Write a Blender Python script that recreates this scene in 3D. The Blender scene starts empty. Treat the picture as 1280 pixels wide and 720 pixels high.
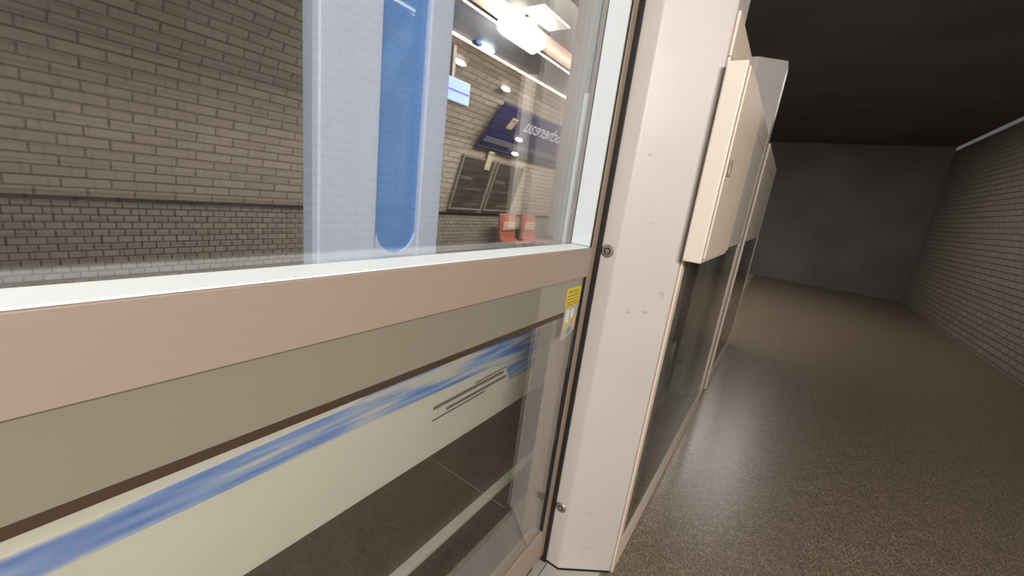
import bpy, bmesh, math, random
from mathutils import Matrix, Vector
random.seed(4)
S = bpy.context.scene
COL = S.collection
CAMZ = 1.216                      # lens height above the platform floor (m); X runs along the track, +Y towards the train

# ------------------------------------------------------------------ materials
def lin(c):
    return tuple(((v/255)/12.92 if v/255 <= .04045 else ((v/255+.055)/1.055)**2.4) for v in c)

def mat(name, rgb, rough=.5, metal=0.0, noise=0.0, nscale=8.0, spec=.5, coat=0.0, bump=0.0, stretch=(1, 1, 1)):
    m = bpy.data.materials.new(name); m.use_nodes = True
    nt = m.node_tree; b = nt.nodes['Principled BSDF']
    c = lin(rgb)
    b.inputs['Base Color'].default_value = (*c, 1)
    b.inputs['Roughness'].default_value = rough
    b.inputs['Metallic'].default_value = metal
    b.inputs['Specular IOR Level'].default_value = spec
    b.inputs['Coat Weight'].default_value = coat
    if noise or bump:
        tc = nt.nodes.new('ShaderNodeTexCoord'); mp = nt.nodes.new('ShaderNodeMapping')
        mp.inputs['Scale'].default_value = stretch
        n = nt.nodes.new('ShaderNodeTexNoise'); n.inputs['Scale'].default_value = nscale; n.inputs['Detail'].default_value = 5
        nt.links.new(tc.outputs['Object'], mp.inputs['Vector']); nt.links.new(mp.outputs[0], n.inputs['Vector'])
        if noise:
            r = nt.nodes.new('ShaderNodeValToRGB')
            r.color_ramp.elements[0].position = .3; r.color_ramp.elements[1].position = .7
            r.color_ramp.elements[0].color = (*[v*(1-noise) for v in c], 1)
            r.color_ramp.elements[1].color = (*[min(1, v*(1+noise)) for v in c], 1)
            nt.links.new(n.outputs['Fac'], r.inputs[0]); nt.links.new(r.outputs[0], b.inputs['Base Color'])
        if bump:
            bp = nt.nodes.new('ShaderNodeBump'); bp.inputs['Strength'].default_value = bump; bp.inputs['Distance'].default_value = .002
            nt.links.new(n.outputs['Fac'], bp.inputs['Height']); nt.links.new(bp.outputs[0], b.inputs['Normal'])
    return m

def emit(name, rgb, strength):
    m = bpy.data.materials.new(name); m.use_nodes = True
    b = m.node_tree.nodes['Principled BSDF']
    b.inputs['Base Color'].default_value = (*lin(rgb), 1)
    b.inputs['Emission Color'].default_value = (*lin(rgb), 1)
    b.inputs['Emission Strength'].default_value = strength
    return m

def glass(name, f0, tint=(1, 1, 1), body=None, body_fac=0.0):
    """clear sheet glass: straight-through transmission with an angle dependent mirror (Schlick)"""
    m = bpy.data.materials.new(name); m.use_nodes = True
    nt = m.node_tree; nt.nodes.clear()
    out = nt.nodes.new('ShaderNodeOutputMaterial')
    tr = nt.nodes.new('ShaderNodeBsdfTransparent'); tr.inputs[0].default_value = (*tint, 1)
    gl = nt.nodes.new('ShaderNodeBsdfGlossy'); gl.inputs['Roughness'].default_value = 0.012
    lw = nt.nodes.new('ShaderNodeLayerWeight'); lw.inputs['Blend'].default_value = .5
    pw = nt.nodes.new('ShaderNodeMath'); pw.operation = 'POWER'; pw.inputs[1].default_value = 5
    mu = nt.nodes.new('ShaderNodeMath'); mu.operation = 'MULTIPLY_ADD'; mu.inputs[1].default_value = 1-f0; mu.inputs[2].default_value = f0
    mx = nt.nodes.new('ShaderNodeMixShader')
    L = nt.links.new
    L(lw.outputs['Facing'], pw.inputs[0]); L(pw.outputs[0], mu.inputs[0]); L(mu.outputs[0], mx.inputs[0])
    base = tr.outputs[0]
    if body:
        df = nt.nodes.new('ShaderNodeBsdfDiffuse'); df.inputs[0].default_value = (*lin(body), 1)
        m2 = nt.nodes.new('ShaderNodeMixShader'); m2.inputs[0].default_value = body_fac
        L(base, m2.inputs[1]); L(df.outputs[0], m2.inputs[2]); base = m2.outputs[0]
    L(base, mx.inputs[1]); L(gl.outputs[0], mx.inputs[2]); L(mx.outputs[0], out.inputs[0])
    return m

def tile_mat(name, c1, c2, mortar, w, h, ms=.012, rough=.35, bump=.4):
    m = bpy.data.materials.new(name); m.use_nodes = True
    nt = m.node_tree; b = nt.nodes['Principled BSDF']
    uv = nt.nodes.new('ShaderNodeUVMap')
    br = nt.nodes.new('ShaderNodeTexBrick')
    br.inputs['Color1'].default_value = (*lin(c1), 1); br.inputs['Color2'].default_value = (*lin(c2), 1)
    br.inputs['Mortar'].default_value = (*lin(mortar), 1)
    br.inputs['Scale'].default_value = 1; br.inputs['Mortar Size'].default_value = ms
    br.inputs['Mortar Smooth'].default_value = .3
    br.inputs['Brick Width'].default_value = w; br.inputs['Row Height'].default_value = h
    nt.links.new(uv.outputs[0], br.inputs['Vector']); nt.links.new(br.outputs['Color'], b.inputs['Base Color'])
    bp = nt.nodes.new('ShaderNodeBump'); bp.inputs['Strength'].default_value = bump; bp.inputs['Distance'].default_value = .01; bp.invert = True
    nt.links.new(br.outputs['Fac'], bp.inputs['Height']); nt.links.new(bp.outputs[0], b.inputs['Normal'])
    b.inputs['Roughness'].default_value = rough
    return m

def terrazzo(name):
    m = bpy.data.materials.new(name); m.use_nodes = True
    nt = m.node_tree; b = nt.nodes['Principled BSDF']; L = nt.links.new
    tc = nt.nodes.new('ShaderNodeTexCoord')
    v = nt.nodes.new('ShaderNodeTexVoronoi'); v.inputs['Scale'].default_value = 240
    sp = nt.nodes.new('ShaderNodeSeparateColor')
    r = nt.nodes.new('ShaderNodeValToRGB'); e = r.color_ramp.elements
    e[0].position = 0; e[0].color = (*lin((74, 66, 56)), 1); e[1].position = 1; e[1].color = (*lin((166, 152, 132)), 1)
    for p, c in ((.3, (112, 98, 82)), (.72, (124, 109, 92)), (.9, (150, 134, 114))):
        k = e.new(p); k.color = (*lin(c), 1)
    n = nt.nodes.new('ShaderNodeTexNoise'); n.inputs['Scale'].default_value = 14; n.inputs['Detail'].default_value = 6
    mx = nt.nodes.new('ShaderNodeMix'); mx.data_type = 'RGBA'; mx.blend_type = 'MULTIPLY'; mx.inputs[0].default_value = .35
    L(tc.outputs['Object'], v.inputs['Vector']); L(tc.outputs['Object'], n.inputs['Vector'])
    L(v.outputs['Color'], sp.inputs[0]); L(sp.outputs[0], r.inputs[0])
    L(r.outputs[0], mx.inputs[6]); L(n.outputs['Fac'], mx.inputs[7]); L(mx.outputs[2], b.inputs['Base Color'])
    b.inputs['Roughness'].default_value = .33
    return m

def livery_mat(name):
    """white enamel with soft blue brush marks running along the car, object coordinates (x along, z up)"""
    m = bpy.data.materials.new(name); m.use_nodes = True
    nt = m.node_tree; b = nt.nodes['Principled BSDF']; L = nt.links.new
    tc = nt.nodes.new('ShaderNodeTexCoord'); mp = nt.nodes.new('ShaderNodeMapping'); mp.inputs['Scale'].default_value = (3.0, 1, 38)
    n = nt.nodes.new('ShaderNodeTexNoise'); n.inputs['Scale'].default_value = 1.0; n.inputs['Detail'].default_value = 1.2
    r = nt.nodes.new('ShaderNodeValToRGB'); e = r.color_ramp.elements
    e[0].position = .36; e[0].color = (*lin((84, 126, 208)), 1); e[1].position = .60; e[1].color = (*lin((222, 216, 208)), 1)
    k = e.new(.48); k.color = (*lin((138, 170, 226)), 1)
    L(tc.outputs['Object'], mp.inputs['Vector']); L(mp.outputs[0], n.inputs['Vector']); L(n.outputs['Fac'], r.inputs[0])
    L(r.outputs[0], b.inputs['Base Color'])
    b.inputs['Roughness'].default_value = .35
    return m

def post_mat(name, rgb, marks):
    """off-white enamel with the small dark scuffs the photograph shows, each at its own place on the surface"""
    m = mat(name, rgb, .42, noise=.03, nscale=5)
    nt = m.node_tree; b = nt.nodes['Principled BSDF']; L = nt.links.new
    src = b.inputs['Base Color'].links[0].from_socket
    tc = nt.nodes.new('ShaderNodeTexCoord')
    for (x, y, z, rx, rz) in marks:
        mp = nt.nodes.new('ShaderNodeMapping'); mp.vector_type = 'POINT'
        mp.inputs['Location'].default_value = (-x/rx, -y/rx, -z/rz); mp.inputs['Scale'].default_value = (1/rx, 1/rx, 1/rz)
        ln = nt.nodes.new('ShaderNodeVectorMath'); ln.operation = 'LENGTH'
        mr = nt.nodes.new('ShaderNodeMapRange'); mr.inputs[1].default_value = .5; mr.inputs[2].default_value = 1.0
        mr.inputs[3].default_value = .38; mr.inputs[4].default_value = 0
        mx = nt.nodes.new('ShaderNodeMix'); mx.data_type = 'RGBA'
        L(tc.outputs['Object'], mp.inputs['Vector']); L(mp.outputs[0], ln.inputs[0]); L(ln.outputs['Value'], mr.inputs[0])
        L(mr.outputs[0], mx.inputs[0]); L(src, mx.inputs[6]); mx.inputs[7].default_value = (*lin((96, 84, 76)), 1); src = mx.outputs[2]
    L(src, b.inputs['Base Color'])
    return m

M = dict(
    rail=mat('beige_anodised_rail', (143, 127, 114), .42, noise=.02, nscale=30, stretch=(.2, 1, 4)),
    ledge=mat('cool_white_enamel', (222, 228, 228), .4),
    reveal=mat('cool_grey_enamel', (186, 193, 194), .45),
    white2=mat('bright_white_reflection_tone', (246, 246, 242), .4),
    bronze=mat('brown_aluminium', (150, 132, 116), .38, .3),
    brownedge=mat('dark_brown_enamel', (62, 48, 38), .4),
    gasket=mat('black_rubber', (20, 16, 14), .6),
    frost=mat('grey_green_enamelled_glass', (122, 117, 102), .05, noise=.03, nscale=3, spec=.8),
    steel=mat('satin_steel', (142, 132, 122), .42, .6),
    darksteel=mat('dark_steel', (48, 44, 42), .35, .8),
    beige=mat('beige_grey_enamel', (200, 184, 166), .45, noise=.03, nscale=6),
    cover=mat('warm_grey_enamel', (198, 188, 175), .45, noise=.03, nscale=8),
    reflcol=mat('beige_grey_reflection_tone', (128, 118, 110), .5),
    grey=mat('mauve_grey_enamel', (150, 141, 140), .5, noise=.04, nscale=4),
    sill=mat('grey_sill_plate', (150, 142, 134), .42, .2, noise=.08, nscale=20),
    sill2=mat('pale_sill_plate', (176, 168, 158), .42, .2, noise=.05, nscale=20),
    skirt=mat('charcoal_train_skirt', (66, 60, 54), .5, noise=.22, nscale=5),
    twhite=mat('warm_white_train_enamel', (234, 226, 212), .35, noise=.02),
    tpale=mat('pale_blue_train_enamel', (208, 220, 240), .4, noise=.06, nscale=2, stretch=(6, 1, .4)),
    tgrey=mat('grey_lettering', (120, 112, 104), .5),
    alu=mat('grooved_aluminium', (228, 222, 210), .45, .1),
    black=mat('matt_black', (14, 13, 12), .8),
    pit=mat('oily_ballast_grey', (40, 37, 34), .9, noise=.4, nscale=30, bump=.6),
    fascia=mat('dark_grey_cornice_panel', (196, 198, 204), .42, noise=.12, nscale=2),
    trim=mat('light_cornice_trim', (214, 200, 186), .4),
    pink=mat('pale_plaster', (236, 205, 184), .7, noise=.05),
    ceil=mat('dark_grey_ceiling_paint', (96, 93, 90), .7, noise=.2, nscale=1.2),
    navy=mat('navy_enamel', (38, 46, 92), .3, noise=.06, nscale=2),
    edge=mat('slate_blue_edge', (84, 90, 130), .4),
    letter=mat('pale_lettering', (206, 208, 222), .45),
    poster=mat('charcoal_poster', (74, 69, 64), .35, noise=.35, nscale=3.5),
    band=mat('grey_print', (112, 107, 100), .4),
    frame=mat('grey_poster_frame', (140, 134, 126), .4),
    cabinet=mat('pale_grey_steel', (176, 174, 166), .45, noise=.05, nscale=3),
    cabdark=mat('slate_grey_panel', (108, 114, 122), .4),
    cream=mat('cream_card', (206, 184, 158), .6, noise=.1, nscale=8),
    creamy=mat('yellowish_card', (200, 192, 160), .6, noise=.1, nscale=8),
    orange=mat('orange_red_plastic', (168, 98, 80), .5),
    seatpad=mat('off_white_plastic', (190, 160, 146), .45),
    housing=mat('pale_lamp_housing', (216, 214, 212), .5),
    blue=mat('blue_lamp_cap', (60, 110, 170), .4),
    yellow=mat('yellow_vinyl', (190, 166, 50), .45),
    yink=mat('brown_ink', (120, 98, 30), .6),
    clearv=mat('clear_vinyl', (152, 148, 138), .35, noise=.03),
    white=mat('white_ink', (196, 192, 184), .5),
    bink=mat('blue_ink', (86, 124, 156), .5),
    grout=mat('pale_tile_joint', (156, 146, 130), .6),
    rimw=mat('white_vault_rib', (242, 243, 246), .5),
)
M['livery'] = livery_mat('blue_brushed_livery')
M['glass_up'] = glass('clear_screen_glass', .19)
M['glass_low'] = glass('lower_screen_glass', .17, (.97, .985, .97))
M['glass_fixed'] = glass('fixed_panel_glass', .02, (.8, .82, .8))
M['glass_train'] = glass('train_window_glass', .03, (.96, .97, .97))
M['glass_blue'] = glass('blue_tinted_door_glass', .04, (.72, .86, 1.0), (134, 190, 255), .55)
M['tile'] = tile_mat('beige_wall_tile', (190, 178, 162), (178, 166, 151), (136, 126, 114), .24, .07, .008)
M['tile_low'] = tile_mat('grey_dado_mosaic', (158, 148, 138), (140, 132, 124), (86, 80, 74), .085, .05, .006)
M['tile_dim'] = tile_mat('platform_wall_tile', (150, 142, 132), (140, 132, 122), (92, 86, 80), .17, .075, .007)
M['terrazzo'] = terrazzo('speckled_terrazzo')

# ------------------------------------------------------------------ mesh helpers (coordinates are world unless local=True)
def box(bm, x0, x1, y0, y1, z0, z1):
    vs = [bm.verts.new((x, y, z)) for x in (x0, x1) for y in (y0, y1) for z in (z0, z1)]
    for f in ((0, 1, 3, 2), (4, 6, 7, 5), (0, 4, 5, 1), (2, 3, 7, 6), (0, 2, 6, 4), (1, 5, 7, 3)):
        bm.faces.new([vs[i] for i in f])

def prism(bm, pts, lo, hi, axis='z'):
    """closed polygon extruded along an axis: 'z' pts=(x,y); 'x' pts=(y,z); 'y' pts=(x,z)"""
    def P(p, t):
        return {'z': (p[0], p[1], t), 'x': (t, p[0], p[1]), 'y': (p[0], t, p[1])}[axis]
    a = [bm.verts.new(P(p, lo)) for p in pts]; b = [bm.verts.new(P(p, hi)) for p in pts]
    bm.faces.new(a); bm.faces.new(b[::-1])
    for i in range(len(pts)):
        j = (i+1) % len(pts)
        bm.faces.new((a[i], a[j], b[j], b[i]))

def lathe(bm, prof, centre, axis='-x', n=32):
    """profile (radius, out) turned round an axis through centre; axis is the outward direction"""
    ax = {'-x': Vector((-1, 0, 0)), '-y': Vector((0, -1, 0)), 'z': Vector((0, 0, 1)), 'x': Vector((1, 0, 0))}[axis]
    u = ax.orthogonal().normalized(); w = ax.cross(u); c = Vector(centre)
    rings = []
    for r, h in prof:
        if r < 1e-6:
            rings.append([bm.verts.new(c+ax*h)])
        else:
            rings.append([bm.verts.new(c+ax*h+(u*math.cos(2*math.pi*k/n)+w*math.sin(2*math.pi*k/n))*r) for k in range(n)])
    for A, B in zip(rings, rings[1:]):
        for k in range(n):
            q = [A[k % len(A)], A[(k+1) % len(A)], B[(k+1) % len(B)], B[k % len(B)]]
            q = list(dict.fromkeys(q))
            if len(q) > 2: bm.faces.new(q)
    for R in (rings[0], rings[-1]):
        if len(R) > 2:
            try: bm.faces.new(R)
            except ValueError: pass

def obj(name, bm, m, parent=None, bevel=0.0, local=False, smooth=False):
    bmesh.ops.recalc_face_normals(bm, faces=bm.faces)
    me = bpy.data.meshes.new(name)
    if parent is not None and not local:
        bm.transform(world_of(parent).inverted())
    if bevel:
        bmesh.ops.bevel(bm, geom=[e for e in bm.edges if len(e.link_faces) == 2 and e.calc_face_angle(0) > .35], offset=bevel, segments=2, affect='EDGES', profile=.5)
    bm.to_mesh(me); bm.free()
    if smooth:
        for p in me.polygons: p.use_smooth = True
    me.materials.append(M[m] if isinstance(m, str) else m)
    o = bpy.data.objects.new(name, me); COL.objects.link(o)
    if parent is not None: o.parent = parent
    return o

def world_of(o):
    w = o.matrix_basis.copy()
    while o.parent is not None:
        o = o.parent; w = o.matrix_basis @ w
    return w

def boxes(name, lst, m, parent=None, bevel=0.0, local=False):
    bm = bmesh.new()
    for b in lst: box(bm, *b)
    return obj(name, bm, m, parent, bevel, local)

def thing(name, label, cat, loc=(0, 0, 0), rot=(0, 0, 0), group=None):
    o = bpy.data.objects.new(name, None); COL.objects.link(o)
    o.empty_display_size = .05
    o.location = loc; o.rotation_euler = rot
    o['label'] = label; o['category'] = cat
    if group: o['group'] = group
    return o

def tag(o, label, cat, group=None, kind=None):
    o['label'] = label; o['category'] = cat
    if group: o['group'] = group
    if kind: o['kind'] = kind
    return o

def struct(o, label=None, cat=None):
    o['kind'] = 'structure'
    if label: o['label'] = label
    if cat: o['category'] = cat
    return o

def text_obj(name, body, size, m, parent, mtx, mirror=False, depth=.002, shear=0.0, spacing=1.0):
    cu = bpy.data.curves.new(name, 'FONT'); cu.body = body; cu.size = size; cu.extrude = depth; cu.shear = shear
    cu.space_character = spacing; cu.align_x = 'LEFT'
    t = bpy.data.objects.new(name, cu); COL.objects.link(t)
    dg = bpy.context.evaluated_depsgraph_get(); dg.update()
    me = bpy.data.meshes.new_from_object(t.evaluated_get(dg))
    bpy.data.objects.remove(t); bpy.data.curves.remove(cu)
    me.transform(mtx @ (Matrix.Scale(-1, 4, (1, 0, 0)) if mirror else Matrix.Identity(4)))
    if mirror: me.flip_normals()
    me.name = name; me.materials.clear(); me.materials.append(M[m])
    o = bpy.data.objects.new(name, me); COL.objects.link(o)
    if parent is not None: o.parent = parent
    return o

FLAT = Matrix(((1, 0, 0, 0), (0, 0, -1, 0), (0, 1, 0, 0), (0, 0, 0, 1)))   # text plane (x, y) -> (x, z), facing -Y
def textm(x, y, z): return Matrix.Translation((x, y, z)) @ FLAT

def copy_thing(root, loc, label=None):
    r = root.copy(); COL.objects.link(r); r.location = loc
    if label: r['label'] = label
    for ch in list(root.children):
        c = ch.copy(); COL.objects.link(c); c.parent = r
        for g in list(ch.children):
            d = g.copy(); COL.objects.link(d); d.parent = c
    return r

# ------------------------------------------------------------------ setting: platform
X0, X1 = -3.0, 11.0
struct(boxes('floor', [(X0, X1, -2.2, .40, -.3, 0)], 'terrazzo'), 'brown speckled terrazzo platform floor', 'floor')
boxes_joint = boxes('trim_1', [(1.1325, 1.1375, -2.19, .20, -.002, .0012)], 'grout'); struct(boxes_joint, 'pale joint across the terrazzo floor', 'floor joint')
struct(boxes('trim_2', [(X0, X1, .401, .492, -.3, -.004)], 'sill2'), 'pale door threshold plate at the platform edge', 'threshold')
struct(boxes('trim_8', [(-1.4, 1.16, .245, .40, .0002, .0015)], 'sill2'), 'pale grey floor plate at the foot of the white post', 'floor plate')
struct(boxes('trim_3', [(X0, X1, .493, .63, -.3, -.002)], 'sill'), 'grey platform edge plate behind the glass', 'platform edge')
struct(boxes('floor_track', [(X0, X1, .40, 4.2, -1.4, -1.25)], 'pit'), 'dark track bed below the train', 'track bed')

def uvwall(name, prof, x0, x1, m, thick=.08):
    """wall extruded along X from a (y, z) profile, UV = (x, arc length), given real thickness"""
    bm = bmesh.new(); uvl = bm.loops.layers.uv.new('UVMap')
    s = [0]
    for a, b in zip(prof, prof[1:]): s.append(s[-1]+math.dist(a, b))
    nrm = []
    for i in range(len(prof)):
        a = prof[max(0, i-1)]; b = prof[min(len(prof)-1, i+1)]
        d = Vector((b[0]-a[0], b[1]-a[1])).normalized(); nrm.append((d.y, -d.x))
    front = [[bm.verts.new((x, p[0], p[1])) for x in (x0, x1)] for p in prof]
    back = [[bm.verts.new((x, p[0]+n[0]*thick, p[1]+n[1]*thick)) for x in (x0, x1)] for p, n in zip(prof, nrm)]
    def quad(vs, uvs):
        f = bm.faces.new(vs)
        for l, c in zip(f.loops, uvs): l[uvl].uv = c
    n = len(prof)
    for i in range(n-1):
        u = [(x0, s[i]), (x1, s[i]), (x1, s[i+1]), (x0, s[i+1])]
        quad([front[i][0], front[i][1], front[i+1][1], front[i+1][0]], u)
        quad([back[i][0], back[i+1][0], back[i+1][1], back[i][1]], [u[0], u[3], u[2], u[1]])
        for k in (0, 1):
            quad([front[i][k], back[i][k], back[i+1][k], front[i+1][k]], [(0, 0)]*4)
    for i in (0, n-1):
        quad([front[i][0], front[i][1], back[i][1], back[i][0]], [(0, 0)]*4)
    return obj(name, bm, m)

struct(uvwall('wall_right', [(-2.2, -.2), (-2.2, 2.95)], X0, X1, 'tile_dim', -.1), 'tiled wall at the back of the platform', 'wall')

# platform wall's glass reflection built as geometry: profile (y, z) of its face
Z = CAMZ
VP = [(4.0, -.05+Z-.40), (4.0, Z-.40), (3.98, Z-.36), (3.76, Z+.425), (3.70, Z+.57), (3.50, Z+.85), (3.28, Z+1.10), (3.12, Z+1.23), (2.95, Z+1.33)]
FX0, FX1 = -1.0, 11.0
struct(uvwall('wall_left', [(3.97, -1.30), (3.97, Z-.41)], FX0, FX1, 'tile_low', .12), 'grey mosaic lower wall, platform reflection built across the track', 'wall')
struct(uvwall('wall_left.001', VP[1:], FX0, FX1, 'tile', .1), 'curved beige tiled vault wall, platform reflection built across the track', 'wall')
struct(boxes('baseboard_left', [(FX0, FX1, 3.945, 3.998, Z-.418, Z-.392)], 'darksteel'), 'dark ledge along the foot of the curved tiles', 'ledge')
def strip(name, pts, m, th=.03):
    bm = bmesh.new()
    up = [(y, z+th) for y, z in pts]
    prism(bm, pts+up[::-1], FX0, FX1, 'x')
    return obj(name, bm, m)
struct(strip('trim_4', [(2.90, Z+1.352), (2.56, Z+1.425)], 'fascia'), 'dark grey cornice panel above the tiles', 'cornice')
struct(boxes('trim_5', [(FX0, FX1, 2.535, 2.555, Z+1.418, Z+1.432)], 'trim'), 'thin pale trim line along the cornice', 'trim')
struct(strip('trim_6', [(2.525, Z+1.46), (2.33, Z+1.50)], 'pink'), 'pale plaster cove above the cornice', 'cove')
struct(strip('ceiling', [(2.328, Z+1.50), (1.7, Z+1.72), (.9, Z+1.80), (-2.2, Z+1.80)], 'ceil', .08), 'dark grey painted ceiling', 'ceiling')

struct(boxes('wall_front', [(X1, X1+.1, -2.2, 4.2, -1.4, 3.1)], 'ceil'), 'dark end wall of the station hall', 'wall')
# vault rib, pale band following the curve
def rib(name, xa, xb, m, off=.05):
    bm = bmesh.new()
    pts = VP[1:]
    inner = [(y-off*.7, z-off*.7) for y, z in pts]
    prism(bm, [(y-.004, z-.004) for y, z in pts]+inner[::-1], xa, xb, 'x')
    return obj(name, bm, m)
struct(rib('trim_7', 2.42, 2.62, 'rimw'), 'white rib following the curved tile wall', 'rib')

# vault-mounted frame: local X along the track, local Z up the slope, local -Y out of the wall
def on_vault(ratio):
    for (ya, za), (yb, zb) in zip(VP[1:], VP[2:]):
        ra, rb = (za-Z)/ya, (zb-Z)/yb
        if ra <= ratio <= rb:
            # intersection of the sight line z = Z + ratio*y with the segment
            t = (Z+ratio*ya-za)/((zb-za)-ratio*(yb-ya))
            return ya+(yb-ya)*t, za+(zb-za)*t, math.atan2(-(yb-ya), zb-za)
def vault_thing(name, label, cat, x, ratio, out=.0, group=None, tilt=None):
    y, z, a = on_vault(ratio)
    if tilt is not None: a = tilt
    return thing(name, label, cat, (x, y-math.cos(a)*out, z-math.sin(a)*out), (a, 0, 0), group)

# ------------------------------------------------------------------ reflected things, built on the mirrored wall
# mirror image of the station name board, built as an object
y0, z0 = 3.70, Z+.57; y1, z1 = 3.28, Z+1.10
tl = math.atan2(y0-y1, z1-z0); Ls = math.hypot(y0-y1, z1-z0)
sg = thing('station_sign', 'mirror image of the long navy station name board with pale reversed lettering on the curved tile wall', 'sign', (4.22, y0-math.cos(tl)*.055, z0-math.sin(tl)*.055), (tl, 0, 0))
boxes('board', [(0, 3.9, -.012, .012, 0, Ls)], 'navy', sg, .003, local=True)
boxes('lower_band', [(.05, 3.6, -.018, -.0125, .10, .18)], 'cabdark', sg, local=True)
boxes('border', [(0, 3.9, -.016, -.0125, Ls-.02, Ls-.008), (0, 3.9, -.016, -.0125, .008, .02)], 'edge', sg, local=True)
text_obj('lettering', 'Denfert-Rochereau', .285, 'letter', sg, textm(2.92, -.0135, Ls*.60), mirror=True, depth=.001, shear=.0)

# two cream cards on and below the board
def card(label, x, ratio, w, h, m, out, tilt=None):
    t = vault_thing('notice_card', label, 'card', x, ratio, out, None, tilt)
    boxes('panel', [(0, w, -.005, .005, -h/2, h/2)], m, t, .002, local=True)
    boxes('heading', [(.015, w-.015, -.0065, -.0052, h/2-.05, h/2-.03)], 'tgrey', t, local=True)
    return t
card('small cream card fixed at the left end of the navy name board', 4.52, .273, .125, .17, 'cream', .085)
card('tall yellowish card hanging just below the navy name board', 4.56, .105, .12, .27, 'creamy', .05)

# poster frames
def poster(label, x0, w, pm='poster'):
    ya, za = 3.98, Z-.34; yb, zb = 3.765, Z+.41
    a = math.atan2(ya-yb, zb-za); L_ = math.hypot(ya-yb, zb-za)
    t = thing('poster_frame', label, 'poster', (x0, ya-math.cos(a)*.03, za-math.sin(a)*.03), (a, 0, 0), None)
    boxes('sheet', [(.03, w-.03, -.008, .012, .03, L_-.03)], pm, t, local=True)
    boxes('frame', [(0, w, -.016, .012, 0, .028), (0, w, -.016, .012, L_-.028, L_), (0, .028, -.016, .012, .029, L_-.029), (w-.028, w, -.016, .012, .029, L_-.029)], 'frame', t, .003, local=True)
    for q in ((.06, w*.45, .58, .64), (w*.3, w*.82, .40, .43), (w*.4, w-.06, .1, .14)):
        boxes('printed_band', [(q[0], q[1], -.0095, -.0082, L_*q[2], L_*q[3])], 'band', t, local=True)
    return t
poster('charcoal poster in a grey frame, left of the yellowish card', 4.09, .70)
poster('charcoal poster in a grey frame right of the yellowish card', 4.86, .72, 'poster')

# orange seats
def seat():
    t = thing('platform_seat', '', 'seat', (0, 0, 0), (0, 0, 0), 'orange seats along the reflected wall')
    bm = bmesh.new()
    prism(bm, [(-.30, .45), (-.27, .475), (-.06, .44), (.02, .48), (.07, .86), (.10, .86), (.055, .44), (-.05, .405), (-.26, .44)], -.21, .21, 'x')
    obj('shell', bm, 'orange', t, .008, local=True)
    boxes('back_pad', [(-.17, .17, .015, .04, .60, .74)], 'seatpad', t, .01, local=True)
    bm = bmesh.new(); prism(bm, [(-.12, .40), (.12, .40), (.20, -1.25), (.14, -1.25)], -.03, .03, 'x')
    obj('pedestal', bm, 'darksteel', t, .004, local=True)
    return t
s0 = seat()
s0.location = (5.2, 3.62, 0); s0['label'] = 'orange seat under the charcoal posters, leftmost of its row'
copy_thing(s0, (5.82, 3.62, 0), 'orange seat nearest the white post, rightmost of its row')

# information screen hung in front of the vault
sc_ = thing('information_screen', 'pale blue lit information screen hanging before the beige tile vault', 'screen', (3.03, 3.0, Z+.80))
M['screen'] = emit('lit_blue_screen', (132, 160, 246), .85)
M['screenline'] = emit('lit_violet_line', (84, 80, 190), .5)
boxes('housing', [(2.77, 3.26, 2.97, 3.03, Z+.78, Z+1.0)], 'fascia', sc_, .006)
boxes('display', [(2.78, 3.25, 2.963, 2.969, Z+.79, Z+.99)], 'screen', sc_)
boxes('text_line', [(2.95, 3.24, 2.960, 2.9625, Z+.875, Z+.893)], 'screenline', sc_)
boxes('bracket', [(3.0, 3.04, 2.985, 3.015, Z+1.0, Z+1.28)], 'frame', sc_)

# lamps
M['lamp'] = emit('lamp_white', (255, 252, 246), 14)
M['strip'] = emit('warm_strip', (255, 222, 190), 5)
M['spot'] = emit('spot_white', (255, 246, 234), 3)
M['cyan'] = emit('cool_lamp', (226, 250, 255), 5)
st = thing('strip_light', 'continuous warm strip light along the top of the tiled vault', 'strip light', (2.0, 2.93, Z+1.345))
boxes('diffuser', [(FX0+.02, FX1-.02, 2.915, 2.935, Z+1.332, Z+1.346)], 'strip', st)
boxes('channel', [(FX0+.02, FX1-.02, 2.908, 2.945, Z+1.347, Z+1.360)], 'housing', st)

fl = thing('flood_lamp', 'big glaring white lamp under the dark ceiling beside the cornice', 'lamp', (3.2, 2.3, Z+1.47))
bm = bmesh.new(); prism(bm, [(2.36, Z+1.27), (2.43, Z+1.33), (2.42, Z+1.43), (2.30, Z+1.47), (2.22, Z+1.42), (2.22, Z+1.32)], 2.92, 3.42, 'x')
obj('lens', bm, 'lamp', fl, .02)
boxes('reflector_plate', [(3.0, 3.46, 2.02, 2.24, Z+1.475, Z+1.49)], 'housing', fl, .004)
boxes('stem', [(3.16, 3.2, 2.27, 2.31, Z+1.49, Z+1.53)], 'darksteel', fl)

cl = thing('cornice_lamp', 'short cool white lamp with a blue cap on the strip light line', 'lamp', (3.3, 2.86, Z+1.33))
boxes('tube', [(3.22, 3.42, 2.83, 2.88, Z+1.325, Z+1.352)], 'cyan', cl, .006)
boxes('end_cap', [(3.13, 3.218, 2.825, 2.885, Z+1.32, Z+1.354)], 'blue', cl, .006)

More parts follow.
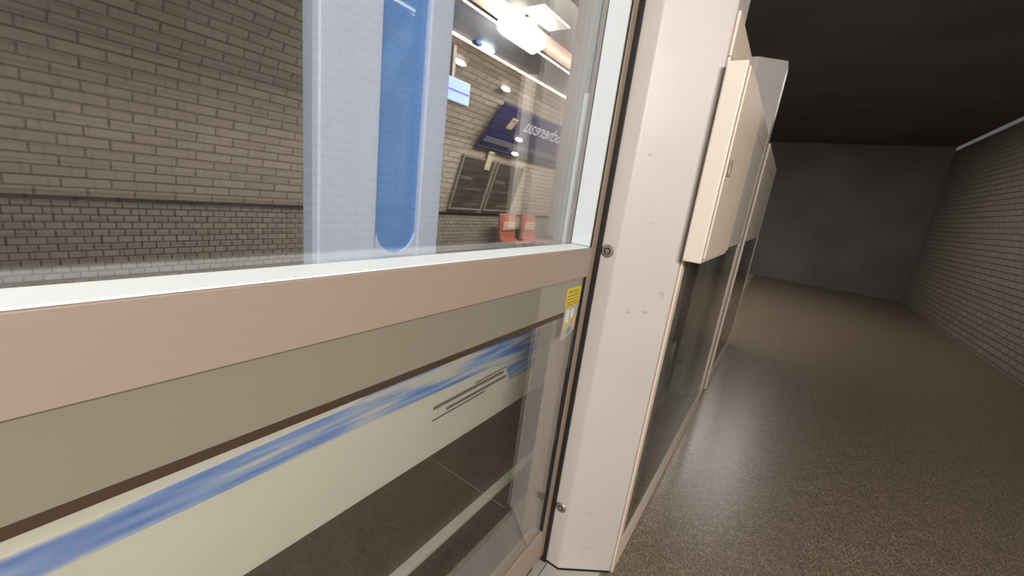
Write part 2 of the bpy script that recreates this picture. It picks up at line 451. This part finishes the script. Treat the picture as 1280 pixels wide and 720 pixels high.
def spot(label, x, ratio, out=.03):  # glowing oval standing in for the reflection of a lamp
    t = vault_thing('lamp_reflection', label, 'lamp reflection', x, ratio, out, 'small oval lamp reflections on the vault')
    bm = bmesh.new()
    n = 24
    for y, k in ((-.028, .75), (-.012, 1.0), (0, 1.0)):
        pass
    rings = [[bm.verts.new((math.cos(2*math.pi*i/n)*.085*k, y, math.sin(2*math.pi*i/n)*.026*k)) for i in range(n)] for y, k in ((-.02, .7), (-.010, 1.0), (0, 1.0))]
    for A, B in zip(rings, rings[1:]):
        for i in range(n): bm.faces.new((A[i], A[(i+1) % n], B[(i+1) % n], B[i]))
    bm.faces.new(rings[0]); bm.faces.new(rings[-1][::-1])
    obj('lens', bm, 'spot', t, 0, local=True)
    boxes('base', [(-.07, .07, .0005, .022, -.018, .018)], 'housing', t, .002, local=True)
    return t
spot('small oval lamp reflection on the tiles above the blue information screen', 3.22, .392)
spot('small oval lamp reflection on the tiles above the navy name board', 4.07, .379)
spot('small oval lamp reflection near the lower left of the navy name board', 4.92, .223, .1)
spot('small oval lamp reflection below the navy name board lettering, right of the yellowish card', 5.05, .165, .1)

# ------------------------------------------------------------------ the train
tr = thing('train_carriage', 'white metro carriage with blue brushed band and charcoal skirt behind the glass doors', 'train', (1.0, .79, -1.25))
TY0, TY1 = .765, .825
TX0, TX1 = -1.6, 3.6
boxes('skirt', [(TX0, TX1, TY0, TY1, -.55, .360)], 'skirt', tr)
boxes('side_panel', [(TX0, TX1, TY0, TY1, .361, .960)], 'twhite', tr)
# blue brushed band (painted livery), with a slightly wavy outline
bm = bmesh.new()
prism(bm, [(-1.2, .59), (.52, .59), (1.10, .585), (1.18, .56), (1.22, .49), (1.40, .485), (1.42, .80), (1.05, .80), (.80, .735), (.66, .70), (.50, .662), (.1, .65), (-1.2, .65)], TY0-.002, TY0-.0005, 'y')
obj('livery_band', bm, 'livery', tr)
bm = bmesh.new()
for k, (a, b, z, h) in enumerate(((.80, 1.17, .528, .012), (.86, 1.19, .504, .010), (.80, 1.06, .488, .006), (1.0, 1.18, .548, .005))):
    prism(bm, [(a, z), (b, z+.006), (b, z+h+.006), (a, z+h)], TY0-.002, TY0-.0005, 'y')
obj('grey_lettering_bar', bm, 'tgrey', tr)
WZ0, WZ1 = .961, 2.0
boxes('upper_panel', [(TX0, TX1, TY0, TY1, WZ1+.001, 2.45)], 'twhite', tr)
boxes('roof', [(TX0, TX1, TY0+.02, 1.5, 2.451, 2.53)], 'tgrey', tr, .02)
for a, b in ((.692, .762), (.43, .566), (2.55, 3.59), (-1.59, -1.0)):
    boxes('pillar', [(a, b, TY0, TY1, WZ0, WZ1)], 'tpale', tr, .004)
# blue door leaf with a rounded lower end
def rounded(x0, x1, z0, z1, r, n=8):
    p = [(x0, z1)]
    for k in range(n+1):
        a = math.pi+math.pi/2*k/n; p.append((x0+r+math.cos(a)*r, z0+r+math.sin(a)*r))
    for k in range(n+1):
        a = -math.pi/2+math.pi/2*k/n; p.append((x1-r+math.cos(a)*r, z0+r+math.sin(a)*r))
    p.append((x1, z1)); return p
bm = bmesh.new(); prism(bm, rounded(.570, .688, 1.035, WZ1-.002, .06), TY0+.012, TY0+.03, 'y'); obj('door_pane', bm, 'glass_blue', tr)
bm = bmesh.new()
arc = rounded(.570, .688, 1.035, WZ1, .06)[1:-1]
prism(bm, [(.567, 1.06)]+arc[1:-1]+[(.691, 1.06), (.691, WZ0), (.567, WZ0)], TY0+.005, TY1-.005, 'y'); obj('door_sill_panel', bm, 'tpale', tr)
boxes('window_pane', [(.763, 2.548, TY0+.02, TY0+.026, WZ0, WZ1)], 'glass_train', tr)
boxes('window_pane', [(-.998, .428, TY0+.02, TY0+.026, WZ0, WZ1)], 'glass_train', tr)
boxes('window_seal', [(.764, 2.54, TY0-.004, TY0+.018, WZ0, WZ0+.012)], 'gasket', tr)
# grooved foot plate and its support
g = [(TX0, TX1, .735+i*.0050, .735+i*.0050+.003, -.004, .002) for i in range(6)] + [(TX0, TX1, .733, .7645, -.02, -.0045)]
boxes('foot_plate', g, 'alu', tr)
boxes('underframe', [(TX0, TX1, .80, 1.5, -.70, -.56)], 'black', tr)
for x in (-.6, 2.4):
    bm = bmesh.new(); lathe(bm, [(0, 0), (.36, 0), (.36, .06), (.39, .07), (.39, .1), (0, .1)], (x, .95, -.86), '-y', 40)
    obj('wheel', bm, 'darksteel', tr)

# ------------------------------------------------------------------ sliding glass leaf
GL0, GL1 = -1.3, .990            # glass extent along x
FY = .42
leaf = thing('sliding_screen_door', 'glazed platform screen door leaf with beige rail, left of the white post', 'door', (-.15, FY, .0))
boxes('middle_rail', [(GL0, GL1+.011, FY, .492, 1.014, 1.094)], 'rail', leaf, .0012)
boxes('rail_ledge', [(GL0, GL1-.002, FY+.003, .478, 1.0945, 1.0965)], 'ledge', leaf)
boxes('upper_pane', [(GL0, GL1, .480, .488, 1.097, 2.03)], 'glass_up', leaf)
boxes('glazing_reveal', [(GL1+.001, GL1+.006, FY+.004, .479, 1.0975, 2.03)], 'reveal', leaf)
boxes('stile', [(GL1+.0115, GL1+.042, FY, .50, .03, 2.1)], 'bronze', leaf, .001)
boxes('glazing_gasket', [(GL1+.0065, GL1+.0110, FY+.001, .484, 1.0970, 2.03), (GL1+.005, GL1+.0110, FY+.001, .433, .153, 1.0135)], 'gasket', leaf)
boxes('frosted_band', [(GL0, GL1+.0045,   .427, .4345, .926, 1.0135)], 'frost', leaf)
boxes('frosted_band_edge', [(GL0, GL1-.085, .4258, .4268, .914, .9258)], 'brownedge', leaf)['label'] = 'dark brown lower edge of the frosted band'
boxes('lower_pane', [(GL0, GL1+.0045, .427, .4345,   .150, .9255)], 'glass_low', leaf)
boxes('bottom_rail', [(GL0, GL1+.011, FY, .46, .034, .149)], 'rail', leaf, .0015)
boxes('top_rail', [(GL0, GL1+.011, FY, .492, 2.031, 2.12)], 'rail', leaf, .002)
boxes('rear_stile', [(1.06, 1.12, .455, .495, .002, 2.1)], 'grey', leaf, .002)
boxes('reveal_reflection_strip', [(1.032, 1.058, .490, .530, .99, 1.494)], 'white2', leaf, .002)['label'] = 'cool white cover with a flat top'  # white strip added to imitate the reveal mirrored in the upper glass
boxes('post_reflection_column', [(1.060, 1.092, .532, .602, .99, 2.1)], 'reflcol', leaf, .004)  # column added to imitate the post's reflection in the upper glass
boxes('post_reflection_edge', [(1.0585, 1.0598, .532, .556, 1.0, 2.1)], 'grey', leaf)  # darker border of the imitated post reflection
boxes('rear_seal', [(1.034, 1.059, .446, .50, .002, 2.1)], 'gasket', leaf)
boxes('floor_guide', [(GL0, GL1, .43, .445, -.004, .033)], 'gasket', leaf)
boxes('stile', [(GL0-.06, GL0-.001, FY, .49, .002, 2.1)], 'bronze', leaf, .001)

# warning sticker on the lower pane
sx = .907
stk = thing('warning_sticker', 'yellow and clear warning sticker in the corner of the lower glass', 'sticker', (.947, .4265, .92))
bm = bmesh.new(); prism(bm, [(.908, .936), (.988, .936), (.984, .862), (.940, .848), (.906, .842)], .4257, .4265, 'y'); obj('clear_sheet', bm, 'clearv', stk)
bm = bmesh.new(); prism(bm, [(.906, .9365), (.987, .9365), (.989, .990), (.905, .990)], .4255, .4265, 'y'); obj('yellow_header', bm, 'yellow', stk)
text_obj('heading', 'Attention', .0165, 'yink', stk, world_of(stk).inverted() @ textm(.913, .4254, .974), depth=.0002)
boxes('text_lines', [(.912, .980, .4250, .4254, z, z+.0028) for z in (.966, .957, .948, .941)], 'yink', stk)
boxes('pictogram_bars', [(.918, .936, .4250, .4256, .888, .930), (.948, .962, .4250, .4256, .884, .930)], 'white', stk)
bm = bmesh.new()
for (x, z, r) in ((.926, .882, .011), (.962, .892, .012)):
    lathe(bm, [(0, .0006), (r, .0006), (r, 0), (0, 0)], (x, .4256, z), '-y', 20)
obj('yellow_discs', bm, 'yellow', stk)
bm = bmesh.new(); prism(bm, [(.934, .858), (.962, .862), (.956, .878), (.940, .874)], .4248, .4256, 'y'); obj('blue_mark', bm, 'bink', stk)

# ------------------------------------------------------------------ white post
def on_oblique(t, z): return (1.043+.109*t, .362-.142*t, z)
MK = [(*on_oblique(.45, 1.178), .006, .003), (*on_oblique(.55, 1.02), .004, .002), (*on_oblique(.30, 1.02), .003, .003),
      (*on_oblique(.84, .985), .003, .010), (*on_oblique(.80, .99), .004, .006), (*on_oblique(.42, .10), .016, .0025), (*on_oblique(.40, .235), .018, .002),
      (*on_oblique(.45, .05), .005, .003), (1.043, .385, .195, .004, .005), (*on_oblique(.2, 1.35), .006, .004), (*on_oblique(.62, .93), .008, .006), (*on_oblique(.35, .925), .007, .005)]
M['post'] = post_mat('off_white_post_enamel', (174, 166, 161), MK)
post = thing('door_post', 'off-white angled metal door post with two round locks', 'post', (1.15, .32, 0))
bm = bmesh.new(); prism(bm, [(1.043, .42), (1.043, .362), (1.152, .22), (1.30, .222), (1.30, .42)], .005, 2.12)
pb = obj('body', bm, 'post', post)
# marks were given in world coordinates: shift the mesh so object space equals world space
pb.data.transform(Matrix.Translation(post.location)); pb.location = -Vector(post.location)
bv = pb.modifiers.new('edge', 'BEVEL'); bv.width = .004; bv.segments = 3; bv.limit_method = 'ANGLE'; bv.angle_limit = .3
boxes('door_seal', [(1.033, 1.0425, .408, .432, .002, 2.1)], 'gasket', post)
bm = bmesh.new(); prism(bm, [(1.0405, .419), (1.0405, .361), (1.148, .2215), (1.29, .2235), (1.29, .419)], .0018, .0045); obj('foot_seal', bm, 'gasket', post)
for z in (1.089, .236):
    bm = bmesh.new(); lathe(bm, [(.0, 0), (.0175, 0), (.0180, .002), (.0155, .005), (.0105, .0056), (.0100, .003), (0, .003)], (1.043, .390, z), '-x', 40)
    lk = obj('lock', bm, 'steel', post, smooth=False)
    bm = bmesh.new(); lathe(bm, [(.0098, .003), (.0098, .0040), (.0068, .0040), (.0068, .003)], (1.043, .390, z), '-x', 32); obj('keyway', bm, 'gasket', lk)
    bm = bmesh.new(); lathe(bm, [(0, .0031), (.0064, .0031), (.0062, .0052), (0, .0055)], (1.043, .390, z), '-x', 24); box(bm, 1.0365, 1.0395, .3885, .3915, z-.0096, z-.006); obj('core', bm, 'steel', lk)

# ------------------------------------------------------------------ fixed glazed panel beyond the post
def fixed(label, dx):
    t = thing('fixed_glass_panel', label, 'glass panel', (1.75+dx, .24, 0))
    a, b = 1.302+dx, 2.70+dx
    first = 1.156 if dx == 0 else a
    z0 = .105
    boxes('bottom_rail', [(first, b, .212, .2195 if dx == 0 else .25, .001, z0)] if dx == 0 else [(a, b, .212, .25, .001, z0)], 'beige', t, .002)
    boxes('stile', [(first, first+.035, .212, .2195 if dx == 0 else .25, z0+.0005, 1.60)], 'beige', t, .002)
    boxes('stile', [(b-.04, b, .212, .25, z0+.0005, 1.60)], 'beige', t, .002)
    boxes('glass_pane', [((first+.036) if dx == 0 else a+.036, b-.041, .2155, .2190, z0+.0005, 1.08)], 'glass_fixed', t)
    boxes('glazing_bead', [(first+.036, b-.041, .2125, .2150, z0+.0005, z0+.008)], 'beige', t)
    boxes('upper_panel', [(first+.036, b-.041, .213, .2190, 1.081, 1.60)], 'cover', t, .001)
    boxes('top_rail', [(first, b, .212, .2195 if dx == 0 else .25, 1.601, 1.70)], 'beige', t, .002)
    boxes('inner_backing', [(a+.002, b-.002, .45, .46, .001, 1.60)], 'cover', t)
    return t
fixed('glazed fixed panel with beige frame, right of the white post', 0)
cvx = thing('control_box', 'warm grey control box beside the right edge of the white post', 'box', (1.3, .2, 1.092))
boxes('case', [(1.125, 1.62, .165, .2115, 1.092, 1.58)], 'cover', cvx, .003)
boxes('lid', [(1.135, 1.61, .159, .1645, 1.105, 1.57)], 'beige', cvx, .002)
boxes('latch', [(1.15, 1.17, .153, .1585, 1.32, 1.36)], 'steel', cvx, .001)

# further along the platform
p2 = copy_thing(post, (2.86, .32, 0), 'off-white angled door post further along the platform')
fixed('glazed fixed panel further along the platform, beyond the second white post', 1.72)

# ------------------------------------------------------------------ light
def area(name, loc, size, energy, rgb, rot=(0, 0, 0), sy=None):
    l = bpy.data.lights.new(name, 'AREA'); l.energy = energy; l.color = rgb
    l.shape = 'RECTANGLE'; l.size = size; l.size_y = sy or size
    o = bpy.data.objects.new(name, l); COL.objects.link(o); o.location = loc; o.rotation_euler = rot
    return o
warm = (1.0, .95, .90)
area('platform_tube_light', (-.6, -.3, 2.93), 1.8, 5, warm, sy=.2)
area('platform_tube_light', (-1.15, -2.05, 2.40), 2.6, 300, warm, (math.radians(62), 0, math.radians(-22)), sy=.2)
area('platform_tube_light', (7.0, 0, 2.93), 2.4, 45, warm, sy=.16)
area('track_tube_light', (.5, .62, 2.9), 1.6, 15, (.93, .97, 1.0), sy=.12)
area('hall_light', (4.6, 1.8, 2.85), 4.0, 250, (1, .93, .85), (math.radians(35), 0, 0), .5)
area('cove_fill_light', (4.5, 2.43, Z+1.41), 9.0, 9, (1, .86, .78), (math.radians(180), 0, 0), .05)  # unseen light added to brighten the plaster cove

W = bpy.data.worlds.new('station_ambience'); S.world = W; W.use_nodes = True
W.node_tree.nodes['Background'].inputs[0].default_value = (.9, .92, 1, 1)
W.node_tree.nodes['Background'].inputs[1].default_value = .12

# ------------------------------------------------------------------ camera
yaw, pitch, roll = .58440875, -.2400063, .12570255
f = Vector((math.cos(pitch)*math.cos(yaw), math.cos(pitch)*math.sin(yaw), math.sin(pitch)))
r = f.cross(Vector((0, 0, 1))).normalized(); u = r.cross(f)
r2 = r*math.cos(roll)+u*math.sin(roll); u2 = -r*math.sin(roll)+u*math.cos(roll)
cam = bpy.data.cameras.new('camera'); co = bpy.data.objects.new('camera', cam); COL.objects.link(co)
co.matrix_world = Matrix(((r2.x, u2.x, -f.x, 0), (r2.y, u2.y, -f.y, 0), (r2.z, u2.z, -f.z, CAMZ), (0, 0, 0, 1)))
cam.sensor_width = 36; cam.lens = 490/1280*36; cam.clip_start = .02
S.camera = co
S.view_settings.view_transform = 'Standard'; S.view_settings.look = 'None'
S.view_settings.gamma = 1; S.view_settings.use_curve_mapping = False; S.view_settings.exposure = 0
S.cycles.use_denoising = True
S.cycles.max_bounces = 10; S.cycles.transparent_max_bounces = 24
